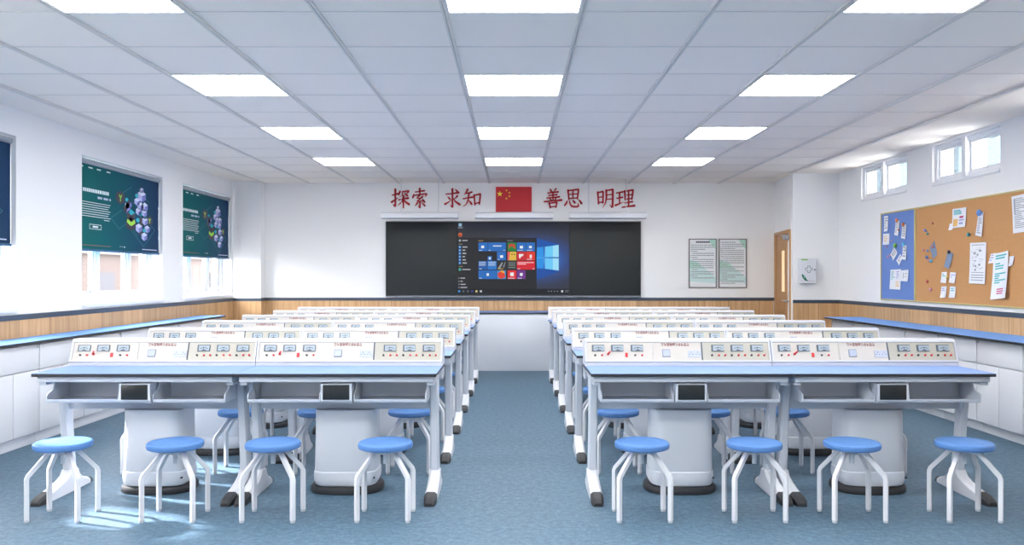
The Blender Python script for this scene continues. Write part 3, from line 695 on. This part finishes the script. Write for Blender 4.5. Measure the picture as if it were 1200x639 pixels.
# blackboard lamps hung from the ceiling
LAMPB = mat('lamp_housing', (206, 207, 212), .4)
for x0, x1, lab in ((447, 537, 'white strip lamp hung above the left part of the blackboard'), (557, 648, 'white strip lamp hung above the middle of the blackboard, below the flag'), (667, 757, 'white strip lamp hung above the right part of the blackboard')):
    a, c = at(x0, 249, 11.9), at(x1, 256.5, 11.9)
    o = thing('strip_lamp', ((a.x + c.x) / 2, 11.9, c.z), lab, 'lamp', 'strip lamps over the blackboard')
    hw, h = (c.x - a.x) / 2, a.z - c.z
    b = MB(); b.slab([(-hw, -.05, .012), (-hw, -.045, h - .012), (-hw, -.02, h), (-hw, .05, h), (-hw, .06, .0), (-hw, -.03, 0)], (2 * hw, 0, 0), LAMPB); b.build('housing', o)
    for s in (-1, 1):
        if x0 == 557:
            b = MB(); b.box(s * .30 - .012, s * .30 + .012, .04, YB - 11.9, .03, .05, LAMPB); b.build('bracket', o); continue
        b = MB(); b.tube((s * .27, .01, h), (s * .27, .01, ZC - c.z), .005, mat('rod_grey', (214, 215, 220), .4), 8); b.build('rod', o)

# flag
fl = thing('hanging_flag', (0, YB, 2.45), 'red national flag with five yellow stars on the back wall', 'flag')
a, c = at(581, 219, YB - .02), at(623, 248.3, YB - .02)
b = MB(); b.box(a.x, c.x, -.02, -.001, c.z - 2.45, a.z - 2.45, mat('flag_red', (196, 34, 44), .6), .002)
YEL = mat('flag_yellow', (240, 214, 60), .6)
def star(cx, cy, r, rot):
    cpt = at(cx, cy, YB - .02); rr = r * YB / F
    pts = [Vector((cpt.x + (rr if j % 2 == 0 else rr * .4) * math.sin(rot + j * math.pi / 5), -.0205, cpt.z - 2.45 + (rr if j % 2 == 0 else rr * .4) * math.cos(rot + j * math.pi / 5))) for j in range(10)]
    b.slab(pts, (0, -.002, 0), YEL)
star(585.7, 227.3, 3.8, 0)
for (x, y, r) in ((593.5, 223.2, .4), (597, 226, .2), (597, 230, .5), (593.5, 232.8, .1)): star(x, y, 1.45, r)
b.build('cloth', fl, smooth=False)

# brush characters as separate raised letters
G = {
 '\u63a2': [[(6,33,5),(20,31,6),(35,26,8)],[(22,5,10),(22,50,8),(21,90,9),(9,78,2)],[(3,68,10),(20,57,6),(37,46,2)],[(47,12,5),(44,22,9),(40,31,8)],[(47,19,6),(86,13,8),(93,14,9),(82,29,2)],[(60,26,7),(53,37,5),(44,43,2)],[(70,24,4),(80,32,8),(87,36,8)],[(40,57,6),(64,52,6),(90,48,10)],[(65,38,10),(65,70,8),(65,97,6)],[(62,57,8),(52,71,6),(36,85,2)],[(67,56,4),(80,70,9),(97,80,11),(99,80,2)]],
 '\u7d22': [[(24,18,6),(50,15,6),(76,11,9)],[(50,1,10),(50,15,8),(50,30,7)],[(15,29,5),(13,38,9),(9,46,8)],[(15,35,6),(82,27,8),(90,29,9),(80,42,2)],[(50,33,9),(33,49,5),(54,49,6)],[(66,40,9),(50,53,6),(34,65,6),(74,61,6)],[(64,53,4),(72,60,8),(78,68,9)],[(51,64,9),(51,80,8),(50,96,9),(41,87,2)],[(36,71,8),(30,80,6),(22,87,2)],[(63,71,4),(72,79,8),(79,86,9)]],
 '\u6c42': [[(14,29,6),(50,25,6),(85,21,10)],[(50,3,10),(50,50,8),(50,94,9),(37,82,2)],[(24,42,4),(30,48,8),(36,54,8)],[(8,78,10),(24,70,6),(44,58,2)],[(78,37,9),(68,47,6),(56,55,2)],[(53,48,4),(68,66,8),(92,80,11),(97,79,2)],[(66,5,4),(74,11,8),(81,18,9)]],
 '\u77e5': [[(27,5,9),(20,20,7),(8,32,2)],[(20,25,5),(36,22,6),(50,18,8)],[(4,52,6),(30,47,6),(55,43,9)],[(34,24,8),(31,55,7),(20,78,5),(4,91,2)],[(34,60,4),(42,68,8),(49,78,9)],[(62,33,9),(64,56,7),(66,82,7)],[(62,35,6),(92,28,8),(95,30,8),(90,78,7)],[(66,75,6),(78,73,6),(90,70,7)]],
 '\u5584': [[(33,3,4),(38,9,8),(41,15,8)],[(66,2,8),(61,9,6),(56,16,3)],[(22,23,6),(50,20,6),(78,17,9)],[(28,35,6),(50,33,6),(72,31,8)],[(16,48,6),(50,45,6),(85,42,9)],[(50,18,8),(50,40,7),(50,60,7)],[(33,50,4),(38,56,8),(40,61,7)],[(66,48,8),(62,55,6),(58,61,3)],[(2,66,8),(50,62,6),(97,58,11)],[(29,72,8),(32,84,7),(35,97,7)],[(29,74,6),(68,69,8),(72,71,8),(66,94,7)],[(35,92,6),(50,91,6),(66,89,7)]],
 '\u601d': [[(22,9,9),(24,30,7),(27,54,7)],[(22,11,6),(76,5,8),(80,7,8),(74,51,7)],[(26,31,5),(50,29,5),(74,27,6)],[(49,9,7),(49,30,6),(49,49,6)],[(27,51,6),(50,49,6),(74,47,6)],[(17,62,5),(13,72,9),(4,84,8)],[(30,62,5),(34,78,7),(46,90,9),(72,91,9),(80,86,8),(77,72,2)],[(48,58,4),(54,64,8),(59,71,9)],[(80,56,4),(90,65,9),(97,75,10)]],
 '\u660e': [[(9,19,9),(11,45,7),(13,77,7)],[(9,21,6),(34,16,8),(38,18,8),(37,73,7)],[(12,45,5),(24,43,5),(36,42,6)],[(13,71,6),(24,69,6),(36,68,6)],[(55,9,9),(56,45,8),(51,72,6),(36,95,2)],[(55,11,6),(86,6,8),(91,8,9),(89,94,9),(75,82,2)],[(57,33,5),(72,31,5),(88,30,6)],[(56,55,5),(72,53,5),(88,52,6)]],
 '\u7406': [[(6,23,6),(22,20,6),(38,17,8)],[(8,49,6),(22,47,6),(37,44,8)],[(22,22,8),(22,50,7),(22,77,6)],[(1,84,9),(20,77,6),(42,68,2)],[(48,13,9),(50,34,7),(52,57,7)],[(48,15,6),(88,8,8),(92,10,8),(86,54,7)],[(52,34,5),(69,32,5),(86,31,6)],[(52,54,6),(69,52,6),(86,50,6)],[(69,12,7),(69,50,7),(69,90,7)],[(50,72,6),(69,69,6),(89,66,8)],[(37,94,7),(69,90,7),(99,86,10)]]}
CHM = mat('red_lettering', (180, 26, 40), .5)
def catmull(ps):
    out = []
    for i in range(len(ps) - 1):
        p0, p1, p2, p3 = ps[max(0, i - 1)], ps[i], ps[i + 1], ps[min(len(ps) - 1, i + 2)]
        sharp = False
        for t in (0, .25, .5, .75):
            out.append(tuple((p1[j] * (1 - t) + p2[j] * t) * .55 + .45 * .5 * (2 * p1[j] + (p2[j] - p0[j]) * t + (2 * p0[j] - 5 * p1[j] + 4 * p2[j] - p3[j]) * t * t + (3 * p1[j] - p0[j] - 3 * p2[j] + p3[j]) * t ** 3) for j in range(3)))
    out.append(ps[-1]); return out
def letter(ch, x0, x1, y0, y1, label):
    o_at = at((x0 + x1) / 2, (y0 + y1) / 2, YB)
    b = MB()
    def Q(u, v): p = at(x0 + (x1 - x0) * u / 100, y0 + (y1 - y0) * v / 100, YB); return Vector((p.x - o_at.x, -.002, p.z - o_at.z))
    sc = (x1 - x0) / 100 * YB / F * .60
    for st in G[ch]:
        pts = catmull(st)
        L, R = [], []
        P2 = [Q(p[0], p[1]) for p in pts]
        for i, p in enumerate(pts):
            d = (P2[min(i + 1, len(P2) - 1)] - P2[max(0, i - 1)]).normalized(); nn = Vector((-d.z, 0, d.x)) * p[2] * sc
            L.append(P2[i] + nn); R.append(P2[i] - nn)
        bm2 = b
        for i in range(len(pts) - 1):
            b.slab([L[i], L[i + 1], R[i + 1], R[i]], (0, -.012, 0), CHM)
        for i in (0, len(pts) - 1):
            r = pts[i][2] * sc * .98
            b.slab([P2[i] + Vector((r * math.cos(t * math.pi / 5), 0, r * math.sin(t * math.pi / 5))) for t in range(10)], (0, -.012, 0), CHM)
    tag(b.build('character_sign', loc=o_at, smooth=False), label, 'lettering', 'red wall lettering above the blackboard')
for ch, x0, x1, nm in (('\u63a2', 458.5, 480.5, 'first of the eight from the left'), ('\u7d22', 482, 502, 'second of the eight from the left'), ('\u6c42', 520, 540.5, 'third of the eight from the left'), ('\u77e5', 542, 564, 'just left of the flag'),
                       ('\u5584', 637.5, 658.5, 'just right of the flag'), ('\u601d', 661, 682, 'third of the eight from the right'), ('\u660e', 698.5, 720, 'second of the eight from the right'), ('\u7406', 721, 743.5, 'last of the eight on the right')):
    letter(ch, x0, x1, 221, 244.5, 'red brush-style Chinese character on the back wall, %s' % nm)

# wall posters
def poster(x0, x1, y0, y1, title, label):
    a, c = at(x0, y0, YB), at(x1, y1, YB)
    o = thing('notice_poster', ((a.x + c.x) / 2, YB, c.z), label, 'poster', 'framed rule posters on the back wall')
    w, h = (c.x - a.x) / 2, a.z - c.z
    b = MB(); t = .012; FRM = mat('poster_frame', (96, 88, 88), .45)
    b.box(-w, -w + t, -.025, -.001, 0, h, FRM); b.box(w - t, w, -.025, -.001, 0, h, FRM); b.box(-w + t, w - t, -.025, -.001, 0, t, FRM); b.box(-w + t, w - t, -.025, -.001, h - t, h, FRM); b.build('frame', o)
    b = MB(); b.box(-w + t, w - t, -.018, -.002, t, h - t, mat('poster_paper', (236, 238, 240), .6))
    def P(u, v, d=.019): return Vector((-w + t + u * 2 * (w - t), -d, h - t - v * (h - 2 * t)))
    MINT, TEAL = mat('poster_mint', (180, 220, 202), .6), mat('poster_teal', (204, 228, 225), .6)
    b.poly([P(.72, 0), P(1, 0), P(1, .2), P(.84, .1)][::-1], MINT)
    b.poly([P(0, .42), P(.30, .46), P(.62, .62), P(.9, .74), P(1, .80), P(1, .92), P(0, .88)][::-1], TEAL); b.poly([P(0, .44, .0192), P(.35, .5, .0192), P(.5, .6, .0192), P(0, .6, .0192)][::-1], MINT)
    rnd = random.Random(x0)
    if title:
        for k in range(9): b.poly([P(.24 + k * .06, .035, .0196), P(.29 + k * .06, .035, .0196), P(.29 + k * .06, .07, .0196), P(.24 + k * .06, .07, .0196)][::-1], DARKPRINT)
    v = .11 if title else .05
    while v < (.84 if title else .93):
        u = .05 + (.04 if rnd.random() < .3 else 0); e = rnd.choice((.93, .93, .93, .6, .3))
        while u < e:
            g = rnd.uniform(.03, .12); g = min(g, e - u)
            b.poly([P(u, v, .0196), P(u + g, v, .0196), P(u + g, v + .018, .0196), P(u, v + .018, .0196)][::-1], INK); u += g + .012
        v += .043
    b.build('sheet', o, smooth=False)
poster(807, 839.3, 280, 337.5, True, 'framed rule poster with title line, left of the pair beside the blackboard')
poster(842, 874.5, 280, 337.5, False, 'framed rule poster without title, right of the pair nearer the door')

# first aid box on the alcove wall
a, c = at(935, 303, YA), at(953.5, 332, YA)
o = thing('mounted_first_aid_box', ((a.x + c.x) / 2, YA, c.z), 'white wall box with cross outline and green ribbon beside the door', 'first aid box')
w, h = (c.x - a.x) / 2, a.z - c.z
b = MB(); b.box(-w, w, -.09, -.001, 0, h, mat('box_white', (226, 228, 232), .35), .006); b.build('case', o)
b = MB()
for pts, m in (([(.08, .0), (.48, .0), (.48, .045), (.08, .045)], mat('label_green', (120, 190, 60), .5)), ([(.10, .62), (.22, .68), (.34, .76), (.40, .86), (.50, .92), (.50, .94), (.34, .92), (.2, .84), (.12, .74)], mat('ribbon_green', (24, 104, 78), .5)), ([(.22, .72), (.31, .72), (.31, .80), (.22, .80)], mat('emblem_pale', (140, 190, 170), .5))):
    b.slab([(-w + u * 2 * w, -.0902, h - .012 - v * (h - .02)) for u, v in pts], (0, -.0015 if m.name != 'emblem_pale' else -.003, 0), m)
b.slab([(-w + .04 * 2 * w, -.0902, .03), (-w + .9 * 2 * w, -.0902, .03), (-w + .9 * 2 * w, -.0902, .037), (-w + .04 * 2 * w, -.0902, .037)], (0, -.001, 0), mat('pink_line', (214, 170, 176), .5))
cx, cz, A, B = .01, h * .56, .044, .015
crs = [(-B, A), (B, A), (B, B), (A, B), (A, -B), (B, -B), (B, -A), (-B, -A), (-B, -B), (-A, -B), (-A, B), (-B, B)]
for (p, q2) in zip(crs, crs[1:] + crs[:1]): b.tube((cx + p[0], -.0905, cz + p[1]), (cx + q2[0], -.0905, cz + q2[1]), .003, DIALDARK, 6)
b.build('printed_marks', o)
b = MB(); b.tube((w * .82, -.09, h * .54), (w * .82, -.10, h * .54), .009, DARKPRINT); b.build('lock', o)

# ------------------------------------------------------------------ pin boards on the right wall
CORK = mat('cork', (200, 150, 102), .85, spec=.15, noise=.10, nscale=60)
FELT = mat('blue_felt', (112, 140, 200), .9, spec=.1, noise=.06, nscale=50)
GOLD = mat('gold_frame', (206, 190, 130), .4, .2)
def pinboard(name, y0, y1, m, label):
    z0, z1 = 1.068, 2.105; X = XR
    o = thing(name, (X, (y0 + y1) / 2, z0), label, 'pin board'); hw = (y1 - y0) / 2; h = z1 - z0; t = .016
    b = MB(); b.box(-.014, -.001, -hw + t, hw - t, t, h - t, m); b.build('board', o)
    b = MB()
    b.box(-.022, -.001, -hw, -hw + t, 0, h, GOLD, .003); b.box(-.022, -.001, hw - t, hw, 0, h, GOLD, .003)
    b.box(-.022, -.001, -hw + t, hw - t, 0, t, GOLD, .003); b.box(-.022, -.001, -hw + t, hw - t, h - t, h, GOLD, .003); b.build('frame', o)
pinboard('notice_board', 9.075, 9.92, FELT, 'blue felt pin board with gold frame on the right wall')
pinboard('notice_board', 5.60, 9.07, CORK, 'large brown cork pin board with gold frame on the right wall')

def paper(crop, pts, label, grp=None, m=PAPER, ink=None, d=.017, curl=.012, inkc=None, pin=None):
    """a sheet pinned flat to the board: four corners (tl, tr, br, bl) read off the wall"""
    ox, oy, s = crop
    q = [on_right(ox + x / s, oy + y / s) for x, y in pts]
    cen = sum(q, Vector()) / 4
    b = MB(); N = 6
    def P(u, v, e=0.0):
        p = (q[0] * (1 - u) + q[1] * u) * (1 - v) + (q[3] * (1 - u) + q[2] * u) * v
        return Vector((-d - e - curl * (v ** 2) * .8 - curl * .4 * (2 * u - 1) ** 2, p.y - cen.y, p.z - cen.z))
    for i in range(N):
        for j in range(N):
            u0, u1, v0, v1 = i / N, (i + 1) / N, j / N, (j + 1) / N
            b.poly([P(u0, v0), P(u1, v0), P(u1, v1), P(u0, v1)], m)
            b.poly([P(u0, v1, -.0012), P(u1, v1, -.0012), P(u1, v0, -.0012), P(u0, v0, -.0012)], m)
    for i in range(N):
        t0, t1 = i / N, (i + 1) / N
        for A, B in (((t0, 0), (t1, 0)), ((t1, 1), (t0, 1)), ((0, t1), (0, t0)), ((1, t0), (1, t1))): b.poly([P(*A), P(*A, -.0012), P(*B, -.0012), P(*B)], m)
    for (u0, v0, u1, v1, c) in (ink or []):
        b.poly([P(u0, v0, .0009), P(u1, v0, .0009), P(u1, v1, .0009), P(u0, v1, .0009)], c)
    bmesh.ops.remove_doubles(b.bm, verts=b.bm.verts, dist=.0001)
    o = b.build('paper_note', loc=(XR, cen.y, cen.z), smooth=False)
    tag(o, label, 'paper', grp)
    return o
TEALI = mat('ink_teal', (96, 186, 190), .8); PINKI = mat('ink_pink', (206, 70, 120), .8); ORI = mat('ink_orange', (236, 190, 120), .8); LILI = mat('ink_lilac', (170, 170, 214), .8)
GREYP = mat('slate_paper', (128, 146, 172), .85)
def lines(n, v0=.12, v1=.9, c=INK, seed=1, u0=.12, u1=.86, w=.45):
    r = random.Random(seed); st = (v1 - v0) / n
    return [(u0, v0 + i * st, r.uniform(u0 + .3 * (u1 - u0), u1), v0 + i * st + st * w, c) for i in range(n)]
A1, A2 = (1020, 220, 4.256), (1080, 220, 4.258)
g1, g2 = 'papers on the blue felt board', 'papers on the cork board'
paper(A1, [(77, 143), (97, 140), (98, 216), (80, 220)], 'narrow white note at the upper left corner of the blue board', g1, ink=lines(5, seed=2))
paper(A1, [(73, 231), (104, 228), (105, 284), (74, 286)], 'square white note under the upper left one on blue board', g1, ink=lines(3, .2, .8, ORI, 3))
paper(A1, [(136, 165), (154, 163), (151, 241), (132, 236)], 'narrow white note with orange pin, top middle of the blue board', g1, ink=lines(5, seed=4))
paper(A1, [(168, 186), (188, 183), (187, 257), (166, 252)], 'narrow white note with orange pin, upper right of the blue board', g1, ink=lines(5, seed=5))
paper(A1, [(126, 298), (143, 326), (126, 364), (112, 334)], 'tilted white note below the green pin on blue board', g1, ink=lines(3, seed=6))
paper(A1, [(157, 332), (169, 350), (155, 389), (142, 364)], 'tilted small white note in the middle of the blue board', g1, ink=lines(3, seed=7))
paper(A1, [(171, 288), (190, 286), (190, 362), (170, 358)], 'narrow white note hanging from the blue pin on blue board', g1, ink=lines(4, seed=8))
paper(A1, [(109, 410), (162, 406), (162, 510), (108, 506)], 'large white sheet with coloured lines, bottom of the blue board', g1, ink=lines(5, .1, .55, TEALI, 9, .1, .45) + lines(4, .1, .5, LILI, 10, .55, .9) + lines(3, .6, .9, ORI, 11, .5, .9))
paper(A1, [(163, 413), (199, 409), (199, 469), (163, 466)], 'small white sheet right of the large one on blue board', g1, ink=[(.25, .2, .32, .75, INK), (.45, .3, .8, .36, INK), (.4, .55, .75, .6, INK)])
paper(A1, [(328, 265), (343, 335), (325, 357), (309, 300)], 'tilted slate-grey note among round pins on cork board', g2, GREYP)
paper(A2, [(165, 107), (235, 97), (232, 195), (165, 203)], 'white sheet with pastel drawing at the top of cork board', g2, ink=lines(3, .08, .34, TEALI, 12, .1, .8, .75) + [(.08, .55, .4, .92, ORI), (.5, .42, .8, .52, PINKI), (.48, .58, .86, .66, LILI), (.5, .74, .8, .84, LILI)])
paper(A2, [(153, 180), (173, 178), (171, 210), (150, 213)], 'tiny white slip at lower left corner of the pastel drawing', g2, d=.022)
paper(A2, [(292, 140), (320, 120), (315, 246), (284, 238)], 'narrow white strip of writing hanging from a large blue pin', g2, ink=lines(9, .15, .92, INK, 13))
paper(A2, [(140, 315), (169, 330), (150, 407), (126, 394)], 'tilted slate-grey note hanging from the black pin', g2, GREYP)
paper(A2, [(111, 422), (137, 420), (136, 477), (108, 474)], 'upper left of the four small white notes on cork board', g2, ink=lines(2, .15, .5, TEALI, 14))
paper(A2, [(153, 422), (182, 424), (179, 478), (151, 474)], 'upper right of the four small white notes on cork board', g2, ink=lines(2, .2, .6, LILI, 15))
paper(A2, [(109, 493), (136, 492), (134, 549), (106, 550)], 'lower left of the four small white notes on cork board', g2, ink=lines(2, .15, .5, LILI, 16))
paper(A2, [(152, 493), (181, 494), (180, 550), (150, 550)], 'lower right of the four small white notes on cork board', g2, ink=lines(2, .15, .5, TEALI, 17))
sk = [(.1, .05, .9, .065, INK), (.12, .72, .9, .735, INK), (.1, .78, .9, .80, INK), (.1, .84, .9, .86, INK), (.1, .9, .88, .92, INK)]
rr = random.Random(5)
for _ in range(34): u, v = rr.uniform(.08, .78), rr.uniform(.09, .66); sk.append((u, v, u + rr.uniform(.03, .16), v + rr.choice((.008, .012, .05)), INK))
paper(A2, [(253, 276), (334, 272), (331, 482), (252, 478)], 'tall white sheet of pencil sketches with curled corners', g2, ink=sk)
paper(A2, [(376, 330), (450, 314), (447, 550), (372, 559)], 'long white sheet with teal and pink writing on cork board', g2, ink=lines(2, .05, .16, TEALI, 20, .12, .9, .6) + lines(3, .22, .38, TEALI, 21, .12, .8, .6) + lines(5, .44, .68, TEALI, 22, .12, .85, .6) + lines(3, .78, .92, PINKI, 23, .3, .75, .5), d=.020, curl=.03)
paper(A2, [(357, 331), (379, 326), (376, 375), (348, 379)], 'small white slip at the left of the teal writing', g2, ink=lines(3, seed=24, c=LILI))
paper(A2, [(450, 343), (474, 340), (470, 388), (449, 393)], 'small white slip at the right of the teal writing', g2)
paper(A2, [(460, 45), (560, 22), (556, 216), (474, 229)], 'white handwritten sheet at the upper right, cut by the frame edge', g2, ink=lines(16, .08, .9, INK, 25, .1, .9, .4) + [(.1, .1, .16, .5, INK)])

def pin(crop, x, y, rgb, r, label, grp='round push pins on the boards'):
    p = on_right(crop[0] + x / crop[2], crop[1] + y / crop[2]); b = MB()
    m = mat('pin_%02x%02x%02x' % rgb, rgb, .35)
    b.ball((-.022 - r * .45, 0, 0), r, m, 14, .6); b.tube((-.013, 0, 0), (-.026, 0, 0), r * .3, m, 8)
    tag(b.build('push_pin', loc=(XR, p.y, p.z)), label, 'pin', grp)
OR, PK, BL, TE, GR, CY = (222, 124, 76), (214, 150, 170), (104, 146, 208), (70, 160, 160), (128, 190, 90), (96, 184, 214)
for x, y, c, r, l in ((144, 163, OR, .022, 'orange push pin holding the top middle note on blue board'), (176, 184, OR, .022, 'orange push pin holding the upper right note on blue board'),
                      (137, 289, GR, .028, 'large green push pin on the blue board'), (178, 283, CY, .022, 'light blue push pin holding a narrow note on blue board'),
                      (151, 211, OR, .012, 'small orange push pin at the side of the middle note'), (116, 267, PK, .010, 'tiny pink push pin right of the square note'),
                      (91, 295, PK, .013, 'pink push pin under the square note on blue board'), (97, 345, PK, .014, 'left one of two neighbouring pink pins on blue board'), (108, 338, PK, .014, 'right one of two neighbouring pink pins on blue board'),
                      (322, 177, (196, 130, 110), .016, 'dull red push pin highest on the cork board'), (278, 211, PK, .013, 'pink push pin beside a blue one, upper cork board'), (287, 214, BL, .015, 'blue push pin beside a pink one, upper cork board'),
                      (298, 230, TE, .015, 'teal push pin just under the pink and blue pair'), (278, 311, PK, .015, 'pink push pin left of the slate-grey note'), (298, 315, BL, .015, 'blue push pin touching the left edge of slate-grey note'),
                      (325, 295, (210, 120, 120), .016, 'salmon push pin on the slate-grey note'), (294, 347, BL, .019, 'large blue push pin lower left of the slate-grey note'), (304, 362, PK, .017, 'pink push pin below the slate-grey note'),
                      (316, 367, CY, .018, 'cyan push pin below the slate-grey note'), (295, 469, (208, 110, 100), .018, 'red push pin low on the cork board'), (313, 508, PK, .018, 'pink push pin lowest on the cork board')):
    pin(A1, x, y, c, r, l)
for x, y, c, r, l in ((305, 125, BL, .032, 'large blue push pin holding the strip of writing'), (248, 235, TE, .020, 'teal push pin alone right of the pastel drawing'), (150, 321, (60, 58, 62), .020, 'black push pin holding the tilted grey note'), (141, 448, (226, 206, 120), .018, 'yellow push pin between the four small notes'),
                      ):
    pin(A2, x, y, c, r, l)

# ------------------------------------------------------------------ outside
b = MB(); b.box(-60, -4.6, -20, 40, -3.2, -3.0, mat('paving', (120, 120, 118), 1, spec=0)); tag(b.build('ground', smooth=False), kind='structure')
nb = thing('neighbour_building', (-19, 16, -3.0), 'pale pink and white building seen through the left windows', 'building')
b = MB(); b.box(-3, 3, -14, 50, 0, 5.2, mat('pale_pink_render', (63, 57, 55), 1, spec=0)); b.build('wall', nb)
b = MB(); b.box(-3.2, 3.2, -14.2, 50.2, 5.2, 5.5, mat('pale_render', (66, 64, 63), 1, spec=0)); b.build('roof', nb)
for k in range(15):
    b = MB(); b.box(3.0, 3.05, -12.6 + k * 4, -11.0 + k * 4, 2.9, 4.5, mat('far_window', (57, 57, 60), 1, spec=0)); b.build('window', nb)

# ------------------------------------------------------------------ light, camera, colour
w = bpy.data.worlds.new('sky'); bpy.context.scene.world = w; w.use_nodes = True
bg = w.node_tree.nodes['Background']; bg.inputs[0].default_value = (1.0, 0.99, 0.98, 1); bg.inputs[1].default_value = 19.0
su = bpy.data.lights.new('sun', 'SUN'); su.energy = 22.0; su.angle = math.radians(3); su.color = (1, .97, .93)
so = bpy.data.objects.new('sun', su); C.objects.link(so); so.location = (-12, 8, 8)
so.rotation_euler = Vector((.83, -.30, -.53)).to_track_quat('-Z', 'Y').to_euler()
cam = bpy.data.cameras.new('camera'); cam.lens = 36.0 * F / 1200.0; cam.sensor_width = 36; cam.sensor_fit = 'HORIZONTAL'
cam.shift_x = -2.0 / 1200; cam.shift_y = 4.5 / 1200; cam.clip_start = .05
co = bpy.data.objects.new('camera', cam); C.objects.link(co); co.location = (0, 0, H); co.rotation_euler = (math.pi / 2, 0, 0)
bpy.context.scene.camera = co
sc = bpy.context.scene
sc.view_settings.view_transform = 'Standard'; sc.view_settings.look = 'None'
sc.view_settings.gamma = 1.0; sc.view_settings.exposure = 0.60; sc.view_settings.use_curve_mapping = False
sc.cycles.max_bounces = 10; sc.cycles.diffuse_bounces = 6
sc.cycles.sample_clamp_indirect = 6
